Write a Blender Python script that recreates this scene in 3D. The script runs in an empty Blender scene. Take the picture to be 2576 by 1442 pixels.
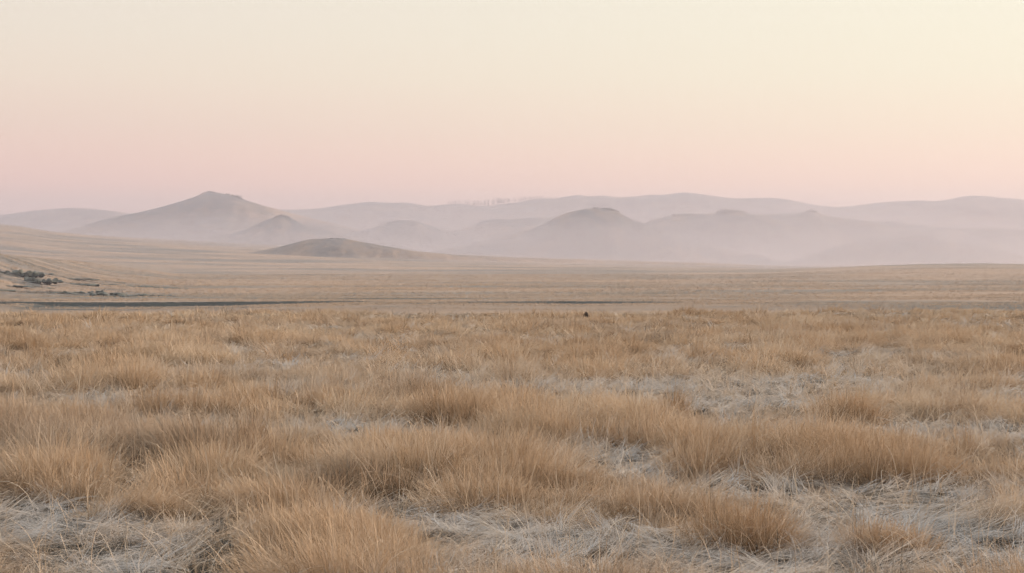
import bpy, math, random
import numpy as np
from math import radians

# ------------------------------------------------------------------ scene, camera, light
scene = bpy.context.scene
COL = scene.collection
R2 = math.pi / 180.0

CAM_Z = 1.6
TILT = radians(1.287)
FPX = 1624.0                       # focal length in pixels of a 1024 wide frame
S = 1024.0 / 2576.0                # outlines below are written in pixels of a 2576 wide view

cam_data = bpy.data.cameras.new('camera')
cam_data.sensor_width = 36.0
cam_data.lens = 36.0 * FPX / 1024.0
cam_data.clip_start = 0.1
cam_data.clip_end = 60000.0
cam = bpy.data.objects.new('camera', cam_data)
COL.objects.link(cam)
cam.location = (0, 0, CAM_Z)
cam.rotation_euler = (radians(90) - TILT, 0, 0)
scene.camera = cam

SUN_EL, SUN_AZ = 10.0, 62.0        # azimuth clockwise from the view direction (+Y), so the sun stands to the right
world = bpy.data.worlds.new('World')
scene.world = world
world.use_nodes = True
nt = world.node_tree
for n in list(nt.nodes):
    nt.nodes.remove(n)


def N(nt, t, **kw):
    n = nt.nodes.new(t)
    for k, v in kw.items():
        setattr(n, k, v)
    return n


def ramp(nt, stops, interp='EASE'):
    r = nt.nodes.new('ShaderNodeValToRGB')
    cr = r.color_ramp
    cr.interpolation = interp
    while len(cr.elements) > 1:
        cr.elements.remove(cr.elements[-1])
    cr.elements[0].position = stops[0][0]
    cr.elements[0].color = (*stops[0][1], 1)
    for p, c in stops[1:]:
        e = cr.elements.new(p)
        e.color = (*c, 1)
    return r


def s2l(r, g, b, k=1.0):
    f = lambda c: ((c / 255.0) / 12.92 if c <= 10 else (((c / 255.0) + 0.055) / 1.055) ** 2.4)
    return (f(r) * k, f(g) * k, f(b) * k)


out = N(nt, 'ShaderNodeOutputWorld')
bg = N(nt, 'ShaderNodeBackground')
tc = N(nt, 'ShaderNodeTexCoord')
sep = N(nt, 'ShaderNodeSeparateXYZ')
nt.links.new(tc.outputs['Generated'], sep.inputs[0])
mz = N(nt, 'ShaderNodeMath', operation='MAXIMUM')          # sine of the elevation
mz.inputs[1].default_value = 0.0
nt.links.new(sep.outputs['Z'], mz.inputs[0])
# dawn sky: a pink band low down, cream above it, paler and cooler overhead; the side away from the sun is pinker
away = ramp(nt, [(0.0, (0.630, 0.440, 0.410)), (0.04, (1.27, 0.690, 0.528)), (0.075, (1.07, 0.770, 0.598)), (0.105, (1.035, 0.858, 0.668)), (0.13, (0.99, 0.875, 0.71)),
                 (0.17, (0.950, 0.868, 0.746)), (0.40, (2.15, 2.02, 1.92)), (1.0, (2.25, 2.33, 2.46))], 'LINEAR')
near = ramp(nt, [(0.0, (1.060, 0.710, 0.545)), (0.04, (1.42, 0.930, 0.610)), (0.072, (1.20, 1.000, 0.685)), (0.105, (1.10, 1.045, 0.755)),
                 (0.17, (1.045, 1.040, 0.824)), (0.40, (2.9, 2.65, 2.32)), (1.0, (2.25, 2.33, 2.46))], 'LINEAR')
nt.links.new(mz.outputs[0], away.inputs[0])
nt.links.new(mz.outputs[0], near.inputs[0])
mr = N(nt, 'ShaderNodeMapRange')
mr.interpolation_type = 'SMOOTHSTEP'
mr.inputs['From Min'].default_value = -0.50
mr.inputs['From Max'].default_value = 0.50
nt.links.new(sep.outputs['X'], mr.inputs['Value'])
mixa = N(nt, 'ShaderNodeMixRGB')
nt.links.new(mr.outputs[0], mixa.inputs[0])
nt.links.new(away.outputs[0], mixa.inputs[1])
nt.links.new(near.outputs[0], mixa.inputs[2])
sky = N(nt, 'ShaderNodeTexSky')
sky.sky_type = 'NISHITA'
sky.sun_disc = False
sky.sun_elevation = radians(SUN_EL)
sky.sun_rotation = radians(SUN_AZ)
sky.air_density = 1.0
sky.dust_density = 2.0
skm = N(nt, 'ShaderNodeMixRGB', blend_type='MULTIPLY')
skm.inputs[0].default_value = 1.0
skm.inputs[2].default_value = (0.10, 0.10, 0.10, 1)
nt.links.new(sky.outputs[0], skm.inputs[1])
mixs = N(nt, 'ShaderNodeMixRGB')
mixs.inputs[0].default_value = 0.08
nt.links.new(mixa.outputs[0], mixs.inputs[1])
nt.links.new(skm.outputs[0], mixs.inputs[2])
# the sky behind the viewer, away from the dawn, is much dimmer
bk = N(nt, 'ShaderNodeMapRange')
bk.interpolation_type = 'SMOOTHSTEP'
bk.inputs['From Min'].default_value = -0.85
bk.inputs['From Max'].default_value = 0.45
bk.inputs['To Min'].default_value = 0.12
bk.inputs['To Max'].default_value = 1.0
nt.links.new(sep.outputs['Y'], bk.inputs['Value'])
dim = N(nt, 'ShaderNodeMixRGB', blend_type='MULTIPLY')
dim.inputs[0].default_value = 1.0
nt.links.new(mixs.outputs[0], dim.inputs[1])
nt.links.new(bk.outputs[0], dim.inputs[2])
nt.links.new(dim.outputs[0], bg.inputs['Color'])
bg.inputs['Strength'].default_value = 1.0
nt.links.new(bg.outputs[0], out.inputs['Surface'])

sun_data = bpy.data.lights.new('sun', 'SUN')
sun_data.energy = 5.0
sun_data.angle = radians(8)
sun_data.color = (1.0, 0.74, 0.52)
sun = bpy.data.objects.new('sun', sun_data)
COL.objects.link(sun)
az, el = radians(SUN_AZ), radians(SUN_EL)
sun_dir = (math.sin(az) * math.cos(el), math.cos(az) * math.cos(el), math.sin(el))
import mathutils
sun.rotation_euler = mathutils.Vector(sun_dir).to_track_quat('Z', 'Y').to_euler()
sun.location = (300, 60, 120)

scene.view_settings.view_transform = 'Standard'
scene.view_settings.look = 'None'
scene.view_settings.exposure = 0.0
scene.view_settings.gamma = 1.0
scene.render.engine = 'CYCLES'
scene.cycles.use_denoising = True
scene.cycles.denoiser = 'OPENIMAGEDENOISE'
scene.cycles.denoising_prefilter = 'ACCURATE'
scene.cycles.denoising_input_passes = 'RGB'
scene.cycles.max_bounces = 6
scene.cycles.diffuse_bounces = 2
scene.cycles.glossy_bounces = 1
scene.cycles.transmission_bounces = 3
scene.cycles.transparent_max_bounces = 8
scene.cycles.volume_bounces = 2
scene.cycles.use_adaptive_sampling = False

# ------------------------------------------------------------------ helpers
rng = np.random.default_rng(11)


def tag(o, label=None, cat=None, group=None, kind=None):
    if label: o['label'] = label
    if cat: o['category'] = cat
    if group: o['group'] = group
    if kind: o['kind'] = kind
    return o


def _hash(ix, iy, seed):
    h = (ix.astype(np.int64) * 374761393 + iy.astype(np.int64) * 668265263 + seed * 974634777) & 0x7fffffff
    h = ((h ^ (h >> 13)) * 1274126177) & 0x7fffffff
    h = ((h ^ (h >> 16)) * 1103515245) & 0x7fffffff
    return ((h >> 8) & 0xffff).astype(np.float64) / 65535.0


def vnoise(x, y, seed=0):
    """gradient noise, about -1..1"""
    x = np.asarray(x, float); y = np.asarray(y, float)
    ix = np.floor(x); iy = np.floor(y)
    fx = x - ix; fy = y - iy
    u = fx * fx * fx * (fx * (fx * 6 - 15) + 10)
    v = fy * fy * fy * (fy * (fy * 6 - 15) + 10)

    def g(ox, oy):
        a = _hash(ix + ox, iy + oy, seed) * 2 * np.pi
        return np.cos(a) * (fx - ox) + np.sin(a) * (fy - oy)
    return 1.5 * ((g(0, 0) * (1 - u) + g(1, 0) * u) * (1 - v) + (g(0, 1) * (1 - u) + g(1, 1) * u) * v)


def fbm(x, y, seed=0, octs=4, gain=0.5):
    s = 0.0; a = 1.0; t = 0.0
    for i in range(octs):
        s = s + a * vnoise(x * 2 ** i, y * 2 ** i, seed + i * 17)
        t += a; a *= gain
    return s / t


def smooth(e0, e1, x):
    t = np.clip((x - e0) / (e1 - e0), 0, 1)
    return t * t * (3 - 2 * t)


def slope_of(py):
    """rise per metre of depth of the ray through row py (2576 wide scale)"""
    v = (286.5 - np.asarray(py, float) * S) / FPX
    return (-math.sin(TILT) + v * math.cos(TILT)) / (math.cos(TILT) + v * math.sin(TILT))


def z_at(py, d):
    return CAM_Z + slope_of(py) * d


def x_at(px, d):
    return (np.asarray(px, float) * S - 512.0) / FPX * d


def project(x, y, z):
    dz = z - CAM_Z
    c = y * math.cos(TILT) - dz * math.sin(TILT)
    px = 512 + FPX * x / c
    py = 286.5 - FPX * (y * math.sin(TILT) + dz * math.cos(TILT)) / c
    return px / S, py / S


def mesh_from(name, co, faces, mat, smooth_shade=True, attrs=None):
    """co (n,3), faces (m,4) or (m,3) index array"""
    me = bpy.data.meshes.new(name)
    co = np.ascontiguousarray(co, dtype=np.float32)
    faces = np.ascontiguousarray(faces, dtype=np.int32)
    k = faces.shape[1]
    me.vertices.add(len(co)); me.vertices.foreach_set('co', co.ravel())
    me.loops.add(faces.size); me.loops.foreach_set('vertex_index', faces.ravel())
    me.polygons.add(len(faces))
    me.polygons.foreach_set('loop_start', np.arange(0, faces.size, k, dtype=np.int32))
    me.polygons.foreach_set('loop_total', np.full(len(faces), k, dtype=np.int32))
    me.update(calc_edges=True)
    if smooth_shade:
        me.polygons.foreach_set('use_smooth', np.ones(len(faces), dtype=bool))
    if attrs:
        for an, av in attrs.items():
            a = me.attributes.new(an, 'FLOAT', 'POINT')
            a.data.foreach_set('value', np.ascontiguousarray(av, dtype=np.float32))
    me.materials.append(mat)
    o = bpy.data.objects.new(name, me)
    COL.objects.link(o)
    return o


def grid_faces(nr, nc):
    i = np.arange(nr - 1)[:, None] * nc + np.arange(nc - 1)[None, :]
    i = i.ravel()
    return np.stack([i, i + 1, i + nc + 1, i + nc], 1)


# ------------------------------------------------------------------ materials
def new_mat(name):
    m = bpy.data.materials.new(name)
    m.use_nodes = True
    for n in list(m.node_tree.nodes):
        m.node_tree.nodes.remove(n)
    return m, m.node_tree


def noise_node(nt, coord, scale, detail=4.0, rough=0.55, stretch=None):
    n = N(nt, 'ShaderNodeTexNoise')
    n.inputs['Scale'].default_value = scale
    n.inputs['Detail'].default_value = detail
    n.inputs['Roughness'].default_value = rough
    if stretch:
        mp = N(nt, 'ShaderNodeMapping')
        mp.inputs['Scale'].default_value = stretch
        nt.links.new(coord, mp.inputs['Vector'])
        nt.links.new(mp.outputs[0], n.inputs['Vector'])
    else:
        nt.links.new(coord, n.inputs['Vector'])
    return n


def mixc(nt, fac, a, b, blend='MIX'):
    m = N(nt, 'ShaderNodeMixRGB', blend_type=blend)
    for i, v in ((0, fac), (1, a), (2, b)):
        if isinstance(v, (int, float)):
            m.inputs[i].default_value = v
        elif isinstance(v, tuple):
            m.inputs[i].default_value = (*v, 1)
        else:
            nt.links.new(v, m.inputs[i])
    return m.outputs[0]


def land_material():
    m, nt = new_mat('steppe_land')
    o = N(nt, 'ShaderNodeOutputMaterial')
    b = N(nt, 'ShaderNodeBsdfPrincipled')
    b.inputs['Roughness'].default_value = 0.95
    b.inputs['Specular IOR Level'].default_value = 0.1
    geo = N(nt, 'ShaderNodeNewGeometry')
    pos = geo.outputs['Position']
    straw = (0.30, 0.212, 0.148)
    grey = (0.145, 0.132, 0.114)
    sedge = (0.055, 0.060, 0.050)
    pale = (0.33, 0.255, 0.195)
    big = noise_node(nt, pos, 1.0, 6, 0.6, (1 / 160., 1 / 60., 1 / 60.))
    r1 = ramp(nt, [(0.40, (0, 0, 0)), (0.62, (1, 1, 1))])
    nt.links.new(big.outputs['Fac'], r1.inputs[0])
    c = mixc(nt, r1.outputs[0], straw, grey)
    fine = noise_node(nt, pos, 1.0, 8, 0.72, (1 / 14., 1 / 5., 1 / 5.))
    r2 = ramp(nt, [(0.46, (0, 0, 0)), (0.68, (1, 1, 1))])
    nt.links.new(fine.outputs['Fac'], r2.inputs[0])
    r2m = N(nt, 'ShaderNodeMath', operation='MULTIPLY'); r2m.inputs[1].default_value = 0.8
    nt.links.new(r2.outputs[0], r2m.inputs[0])
    c = mixc(nt, r2m.outputs[0], c, grey)
    pl = noise_node(nt, pos, 1.0, 5, 0.6, (1 / 90., 1 / 22., 1 / 22.))
    r3 = ramp(nt, [(0.52, (0, 0, 0)), (0.72, (1, 1, 1))])
    nt.links.new(pl.outputs['Fac'], r3.inputs[0])
    r3m = N(nt, 'ShaderNodeMath', operation='MULTIPLY'); r3m.inputs[1].default_value = 0.6
    nt.links.new(r3.outputs[0], r3m.inputs[0])
    c = mixc(nt, r3m.outputs[0], c, pale)
    # thin dark sedge lines lying across the valley floor
    ln = noise_node(nt, pos, 1.0, 4, 0.55, (1 / 70., 1 / 11., 1 / 11.))
    r4 = ramp(nt, [(0.585, (0, 0, 0)), (0.66, (1, 1, 1))])
    nt.links.new(ln.outputs['Fac'], r4.inputs[0])
    ab = N(nt, 'ShaderNodeAttribute', attribute_name='boggy')
    mm = N(nt, 'ShaderNodeMath', operation='MULTIPLY')
    nt.links.new(r4.outputs[0], mm.inputs[0]); nt.links.new(ab.outputs['Fac'], mm.inputs[1])
    c = mixc(nt, mm.outputs[0], c, sedge)
    # bare dark peat: the stream bank
    ap = N(nt, 'ShaderNodeAttribute', attribute_name='peat')
    c = mixc(nt, ap.outputs['Fac'], c, (0.042, 0.052, 0.050))
    # stony dark cover on the hills
    asn = N(nt, 'ShaderNodeAttribute', attribute_name='stony')
    sn = noise_node(nt, pos, 1 / 25., 6, 0.65)
    r5 = ramp(nt, [(0.35, (0.25, 0.25, 0.25)), (0.6, (1, 1, 1))])
    nt.links.new(sn.outputs['Fac'], r5.inputs[0])
    m5 = N(nt, 'ShaderNodeMath', operation='MULTIPLY')
    nt.links.new(r5.outputs[0], m5.inputs[0]); nt.links.new(asn.outputs['Fac'], m5.inputs[1])
    c = mixc(nt, m5.outputs[0], c, (0.090, 0.110, 0.124))
    # soil and frost under the near grass
    an = N(nt, 'ShaderNodeAttribute', attribute_name='soil')
    fr = noise_node(nt, pos, 1.6, 6, 0.7)
    r6 = ramp(nt, [(0.45, (0.020, 0.021, 0.018)), (0.80, (0.08, 0.08, 0.072))])
    nt.links.new(fr.outputs['Fac'], r6.inputs[0])
    c = mixc(nt, an.outputs['Fac'], c, r6.outputs[0])
    nt.links.new(c, b.inputs['Base Color'])
    bump = N(nt, 'ShaderNodeBump')
    bump.inputs['Strength'].default_value = 0.6
    bump.inputs['Distance'].default_value = 0.5
    nt.links.new(fine.outputs['Fac'], bump.inputs['Height'])
    nt.links.new(bump.outputs[0], b.inputs['Normal'])
    nt.links.new(b.outputs[0], o.inputs['Surface'])
    return m


def grass_material(name, stops, frost_col):
    m, nt = new_mat(name)
    o = N(nt, 'ShaderNodeOutputMaterial')
    at = N(nt, 'ShaderNodeAttribute', attribute_name='tone')
    af = N(nt, 'ShaderNodeAttribute', attribute_name='frost')
    r = ramp(nt, stops, 'LINEAR')
    nt.links.new(at.outputs['Fac'], r.inputs[0])
    c = mixc(nt, af.outputs['Fac'], r.outputs[0], frost_col)
    d = N(nt, 'ShaderNodeBsdfDiffuse')
    t = N(nt, 'ShaderNodeBsdfTranslucent')
    mx = N(nt, 'ShaderNodeMixShader'); mx.inputs[0].default_value = 0.14
    nt.links.new(c, d.inputs['Color']); nt.links.new(c, t.inputs['Color'])
    nt.links.new(d.outputs[0], mx.inputs[1]); nt.links.new(t.outputs[0], mx.inputs[2])
    nt.links.new(mx.outputs[0], o.inputs['Surface'])
    return m


def simple_mat(name, c1, c2, scale, bump=0.0):
    m, nt = new_mat(name)
    o = N(nt, 'ShaderNodeOutputMaterial')
    b = N(nt, 'ShaderNodeBsdfPrincipled')
    b.inputs['Roughness'].default_value = 0.9
    b.inputs['Specular IOR Level'].default_value = 0.2
    geo = N(nt, 'ShaderNodeNewGeometry')
    n = noise_node(nt, geo.outputs['Position'], scale, 6, 0.65)
    r = ramp(nt, [(0.35, c1), (0.65, c2)])
    nt.links.new(n.outputs['Fac'], r.inputs[0])
    nt.links.new(r.outputs[0], b.inputs['Base Color'])
    if bump:
        bp = N(nt, 'ShaderNodeBump'); bp.inputs['Strength'].default_value = 0.8; bp.inputs['Distance'].default_value = bump
        nt.links.new(n.outputs['Fac'], bp.inputs['Height'])
        nt.links.new(bp.outputs[0], b.inputs['Normal'])
    nt.links.new(b.outputs[0], o.inputs['Surface'])
    return m


def volume_mat(name, color, density, aniso):
    m, nt = new_mat(name)
    o = N(nt, 'ShaderNodeOutputMaterial')
    v = N(nt, 'ShaderNodeVolumePrincipled')
    v.inputs['Color'].default_value = (*color, 1)
    v.inputs['Density'].default_value = density
    v.inputs['Anisotropy'].default_value = aniso
    nt.links.new(v.outputs[0], o.inputs['Volume'])
    return m


LAND = land_material()
STRAW = [(0.0, (0.085, 0.080, 0.060)), (0.13, (0.33, 0.205, 0.112)), (0.35, (0.48, 0.336, 0.212)), (0.62, (0.59, 0.444, 0.308)), (0.86, (0.66, 0.520, 0.378)), (1.0, (0.70, 0.60, 0.47))]
GRASS = grass_material('dry_grass', STRAW, (0.46, 0.475, 0.48))
ROCK = simple_mat('dark_rock', (0.045, 0.058, 0.055), (0.14, 0.15, 0.13), 0.5, 0.3)
STONE = simple_mat('dark_stone', (0.030, 0.022, 0.020), (0.07, 0.055, 0.05), 9.0, 0.02)
BARK = simple_mat('bare_wood', (0.055, 0.047, 0.045), (0.10, 0.085, 0.08), 0.4)
STEEL = simple_mat('weathered_steel', (0.10, 0.095, 0.095), (0.20, 0.19, 0.19), 0.3)

# ------------------------------------------------------------------ the land
FLOOR_A, FLOOR_B = 9.5, 0.0055


def floor_z(d):
    return CAM_Z - (FLOOR_A + FLOOR_B * d)


# low swells of the plain, each by its skyline: (px, py, distance)
SWELLS = [
    # rocky rise on the left
    dict(p=[(-900, 560, 560), (-300, 610, 580), (0, 639, 620), (60, 646, 690), (150, 655, 850), (230, 659, 1100), (330, 662, 1500), (430, 664, 2000)],
         front=385, back=0.7),
    # pale slope under the big peak
    dict(p=[(-900, 470, 2400), (-300, 545, 2450), (0, 566, 2500), (60, 573, 2500), (130, 584, 2520), (250, 594, 2540), (350, 600, 2560), (450, 605, 2600), (560, 611, 2600),
            (700, 618, 2600), (900, 628, 2600), (1100, 637, 2600), (1400, 648, 2600), (1700, 657, 2600), (1900, 662, 2600)],
         front=1250, back=0.5),
    # greenish swell at the far right
    dict(p=[(1900, 681, 1250), (2060, 675, 1250), (2200, 668, 1250), (2330, 664, 1250), (2450, 662.5, 1250), (2576, 664, 1250), (2800, 668, 1250), (3300, 685, 1250)],
         front=700, back=0.35),
]


def bank_line(x):
    return 364.0 + 9.0 * vnoise(x / 55.0, x * 0 + 3.3, 5) + 3.0 * vnoise(x / 15.0, x * 0 + 1.3, 6)


def bank_height(x):
    px = 512 / S + x / 366.0 * FPX / S
    h = np.interp(px, [-500, 0, 90, 160, 400, 600, 900, 1000, 1300, 1450, 1620, 1800, 2300, 2576, 3200],
                  [0.75, 0.7, 0.40, 0.8, 1.0, 0.9, 0.30, 0.14, 0.40, 0.65, 0.35, 0.12, 0.10, 0.05, 0.05])
    return h


EDGE = 50.0


def ground(x, y):
    x = np.asarray(x, float); y = np.asarray(y, float)
    d = np.maximum(y, 0.5)
    r = np.hypot(x, y)
    # near terrace
    edge = EDGE + 2.5 * vnoise(x / 9.0, x * 0 + 0.7, 3)
    zt = -0.36 * smooth(14, 54, r) + 0.05 * fbm(x / 1.7, y / 1.7, 41, 3) * smooth(60, 45, r)
    # valley floor
    zf = floor_z(d)
    a = np.clip(x / d, -3, 3) * FPX / S + 512 / S
    rise = np.zeros_like(x)
    for sw in SWELLS:
        P = np.array(sw['p'], float)
        yr = np.interp(a, P[:, 0], P[:, 2])
        pr = np.interp(a, P[:, 0], P[:, 1])
        hr = z_at(pr, yr) - floor_z(yr)
        if sw['p'][0][0] > -100:
            hr = hr * smooth(P[0, 0] - 200, P[0, 0] + 100, a)
        else:
            hr = hr * smooth(P[-1, 0] + 30, P[-1, 0] - 60, a)
        hr = np.maximum(hr, 0)
        t = np.where(d < yr, (d - sw['front']) / np.maximum(yr - sw['front'], 1), 1 - (d - yr) / (sw['back'] * yr))
        t = np.clip(t, 0, 1)
        prof = np.where(d < yr, np.sin(t * np.pi / 2) ** 1.5, t * t * (3 - 2 * t))
        rise = np.maximum(rise, hr * prof)
    # gentle unevenness of the plain, and the cut bank of the stream
    und = 0.35 * fbm(x / 70.0, y / 26.0, 21, 3) * smooth(300, 700, d)
    bl = bank_line(x)
    bh = bank_height(x)
    dip = -bh * (1 - smooth(bl - 0.6, bl + 0.6, d)) * smooth(300, 322, d)
    zv = zf + rise + und + dip
    # hidden slope from the terrace down to the valley
    t = smooth(edge, 250.0, d)
    zs = np.where(d < 330, -0.5 - 0.065 * np.maximum(d - edge, 0), zv)
    zs = np.minimum(zs, -0.42 + 0 * x)
    zlow = np.maximum(zs, np.where(d < 330, floor_z(330.0) - 1.2, -1e9))
    m = smooth(edge - 2, edge + 3, d)
    z = zt * (1 - m) + zlow * m
    blend = smooth(318, 336, d)
    z = np.where(d > 318, (1 - blend) * (floor_z(330.0) - 1.2) + blend * zv, z)
    back = smooth(0.5, -30, y)
    return z * (1 - back) + (-0.3) * back


ang = np.unique(np.concatenate([np.arange(-180, -26, 4.0), np.arange(-26, 26.01, 0.055), np.arange(26, 180.1, 4.0)]))
rad = np.unique(np.concatenate([np.geomspace(1.0, 60, 190), np.geomspace(60, 330, 40), np.arange(330, 392, 0.8), np.geomspace(392, 10000, 220)]))
AA, RR = np.meshgrid(ang * R2, rad)
GX, GY = RR * np.sin(AA), RR * np.cos(AA)
GZ = ground(GX, GY)
bl = bank_line(GX)
peat = (smooth(bl - 2.6, bl - 0.9, GY) * (1 - smooth(bl + 0.7, bl + 1.4, GY))) * smooth(0.12, 0.35, bank_height(GX))
pool = smooth(0.02, 0.25, fbm(GX / 45.0, GY / 6.0, 77, 3) + 0.35 * smooth(0.5, 0.8, bank_height(GX)) - 0.1) * smooth(bl - 27, bl - 20, GY) * (1 - smooth(bl - 4, bl, GY))
lines2 = smooth(0.22, 0.38, fbm(GX / 75.0, GY / 7.0, 78, 3)) * smooth(bl + 2, bl + 6, GY) * (1 - smooth(bl + 18, bl + 45, GY))
peat = np.clip(peat + 0.30 * smooth(318, 330, GY) * (1 - smooth(bl - 3, bl, GY)) + 0.9 * pool * (GY > 300) + 0.8 * lines2 * (GY > 300), 0, 1)


def scrub_cover(x, y):
    """low blue green scrub on the foot of the left slope"""
    apx = x / np.maximum(y, 1) * FPX / S + 512 / S
    return smooth(0.02, 0.16, fbm(x / 11.0, y / 26.0, 89, 4)) * smooth(470, 150, apx) * smooth(395, 440, y) * (1 - smooth(520, 640, y)) * (y > 300)


scrub = scrub_cover(GX, GY)
peat = np.clip(peat + 0.7 * scrub, 0, 1)
boggy = smooth(330, 345, GY) * (1 - 0.75 * smooth(520, 1100, GY)) * (1 - smooth(1500, 2600, GY))
soil = 1 - smooth(EDGE + 4, EDGE + 12, RR)
g = mesh_from('ground', np.stack([GX, GY, GZ], -1).reshape(-1, 3), grid_faces(*GX.shape)[:, ::-1], LAND, True,
              dict(peat=peat.ravel(), boggy=boggy.ravel(), stony=(1.0 * smooth(620, 200, GX / np.maximum(GY, 1) * FPX / S + 512 / S) * smooth(372, 420, GY) * (1 - smooth(520, 820, GY)) * np.clip(0.35 + 1.1 * fbm(GX / 22, GY / 9, 88, 4), 0, 1) * (GY > 300)).ravel(), soil=soil.ravel()))
tag(g, kind='structure')


# ------------------------------------------------------------------ hills
RIDGES = {}


def hill(name, pts, dist, kf=2.6, kb=2.2, cols=260, rows=44, jag=0.0, rough=0.10, stony=0.3, seed=1, depthwave=0.25, power=1.35, tops=None, skirt=3.0, lit_or_tan=None):
    """pts: skyline in 2576-wide pixels at the given distance; the body falls away to front and back"""
    P = np.array(pts, float)
    px = np.linspace(P[0, 0], P[-1, 0], cols)
    py = np.interp(px, P[:, 0], P[:, 1])
    k = max(3, int(cols * 0.012)) | 1
    ker = np.hanning(k + 2)[1:-1]; ker /= ker.sum()
    pyp = np.concatenate([np.full(k // 2, py[0]), py, np.full(k // 2, py[-1])])
    py = np.convolve(pyp, ker, 'valid')
    py = py - jag * np.clip(fbm(px / 14.0, px * 0 + seed, seed + 3, 3, 0.6), -0.4, 1)
    if tops:
        for (a0, a1, h) in tops:     # rugged crown between two columns
            w = smooth(a0 - 6, a0 + 6, px) * (1 - smooth(a1 - 6, a1 + 6, px))
            py = py - 1.5 * h * w * (0.2 + 0.7 * np.abs(fbm(px / 11.0, px * 0 + 2 * seed, seed + 9, 3, 0.6)) * 2.2)
    base = floor_z(dist) - skirt
    zr = np.maximum(z_at(py, dist), base + 0.1)
    X0 = x_at(px, dist)
    hgt = zr - base
    hm = hgt.max()
    span = (X0[-1] - X0[0])
    yoff = hm * depthwave * 2.0 * fbm(X0 / (span * 0.22), X0 * 0 + seed * 1.7, seed + 31, 3)
    yoff = yoff * smooth(0, 0.25, hgt / hm)
    vs = np.concatenate([-(np.linspace(1, 0, rows) ** 1.25), (np.linspace(0, 1, rows // 2) ** 1.25)[1:]])
    V = vs[:, None]
    half = np.where(V < 0, kf, kb) * (0.45 * hgt[None, :] + 0.55 * hm)
    Y = dist + yoff[None, :] + V * half
    t = 1 - np.abs(V)
    prof = 0.55 * t ** power + 0.45 * (t * t * (3 - 2 * t))
    Z = base + hgt[None, :] * prof
    X = X0[None, :] * (Y / dist) ** 0.35 + 0 * V
    n = fbm(X / (hm * 1.3) + seed, Y / (hm * 1.6), seed + 50, 5, 0.55)
    gul = -np.abs(fbm(X / (hm * 0.55) + seed, Y / (hm * 2.4), seed + 70, 4, 0.5))
    env = (4 * t * (1 - t)) * smooth(0, 0.2, hgt / hm)[None, :]
    Z = Z + hm * env * rough * (n * 1.3 + gul * 1.4 + 0.3)
    hf = (Z - base) / hm
    st = stony * np.clip(0.30 + 0.9 * hf + 0.5 * n, 0, 1.2) * (smooth(0.10, 0.45, hf) if dist < 2000 else 0.35 + 0.65 * smooth(0.0, 0.3, hf))
    if lit_or_tan is not None:
        st = st * (1 - lit_or_tan(px)[None, :])
    o = mesh_from(name, np.stack([X, Y, Z], -1).reshape(-1, 3), grid_faces(*X.shape), LAND, True,
                  dict(peat=np.zeros(X.size), boggy=np.zeros(X.size), stony=np.clip(st, 0, 1).ravel(), soil=np.zeros(X.size)))
    tag(o, kind='structure')
    RIDGES[o.name] = (px, zr, dist + yoff)
    return o


FAR = [(-400, 552), (-150, 530), (0, 540), (60, 531), (110, 527), (175, 523), (240, 526), (280, 530), (330, 538), (420, 545), (560, 540), (700, 527), (745, 527), (800, 524), (860, 515),
       (905, 510), (930, 507), (990, 511), (1010, 509), (1030, 510), (1075, 518), (1130, 514), (1165, 512), (1200, 519), (1240, 516), (1300, 509), (1330, 502), (1365, 497), (1395, 500),
       (1420, 494), (1455, 489), (1490, 493), (1520, 490), (1555, 496), (1595, 493), (1640, 488), (1665, 489), (1690, 486), (1720, 481), (1745, 483), (1800, 491), (1850, 498), (1905, 496),
       (1950, 496), (1985, 500), (2020, 508), (2060, 516), (2110, 521), (2150, 517), (2205, 510), (2250, 506), (2290, 505), (2315, 503), (2345, 507), (2375, 504), (2410, 496), (2430, 493),
       (2470, 494), (2510, 499), (2545, 500), (2576, 504), (2700, 496), (2900, 510), (3100, 500)]
far_hill = hill('hill', FAR, 7000, kf=3.2, kb=2, cols=900, rows=40, rough=0.16, stony=0.7, seed=3, depthwave=0.5)
hill('hill', [(40, 612), (130, 590), (200, 572), (280, 549), (350, 533), (400, 521), (450, 508), (490, 496), (512, 488), (530, 485), (548, 486), (575, 491), (605, 499), (640, 510),
              (670, 519), (700, 527), (760, 543), (830, 560), (900, 577), (960, 592), (1040, 608), (1120, 622), (1200, 638), (1350, 663)], 4300,
     kf=2.0, kb=2.4, rough=0.13, stony=0.95, seed=8, tops=[(505, 620, 2.2)], power=1.2, lit_or_tan=lambda p: smooth(560, 660, p))  # right flank paler: its sunlit side is painted by thinning the stone colour
hill('hill', [(440, 622), (500, 607), (560, 594), (620, 575), (660, 557), (690, 547), (710, 543), (728, 547), (745, 556), (770, 568), (820, 581), (880, 594), (960, 608), (1060, 630), (1220, 668)], 2700,
     kf=1.7, rough=0.12, stony=1.0, seed=12, tops=[(670, 745, 2.0)], power=1.2)
hill('hill', [(-200, 674), (100, 665), (300, 656), (430, 646), (560, 638), (640, 633), (700, 622), (740, 611), (770, 604), (790, 602), (835, 600), (880, 603), (930, 612), (980, 621), (1040, 631), (1150, 641), (1300, 648), (1500, 654), (1800, 663), (2000, 670), (2150, 675), (2280, 682)], 1850,
     kf=3.0, cols=420, rough=0.10, stony=0.6, seed=17, lit_or_tan=lambda p: np.clip(smooth(960, 1120, p) + smooth(640, 480, p), 0, 0.9), tops=[(775, 900, 1.6)], skirt=1.5, power=1.1)  # low tails on both sides keep their own tan, with little stone colour
hill('hill', [(830, 590), (900, 581), (930, 575), (965, 563), (1000, 555), (1040, 555), (1060, 560), (1090, 571), (1130, 580), (1180, 590), (1240, 604), (1320, 628), (1420, 662)], 3900, rough=0.16, stony=1.0, seed=22, tops=[(975, 1070, 1.4)])
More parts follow.
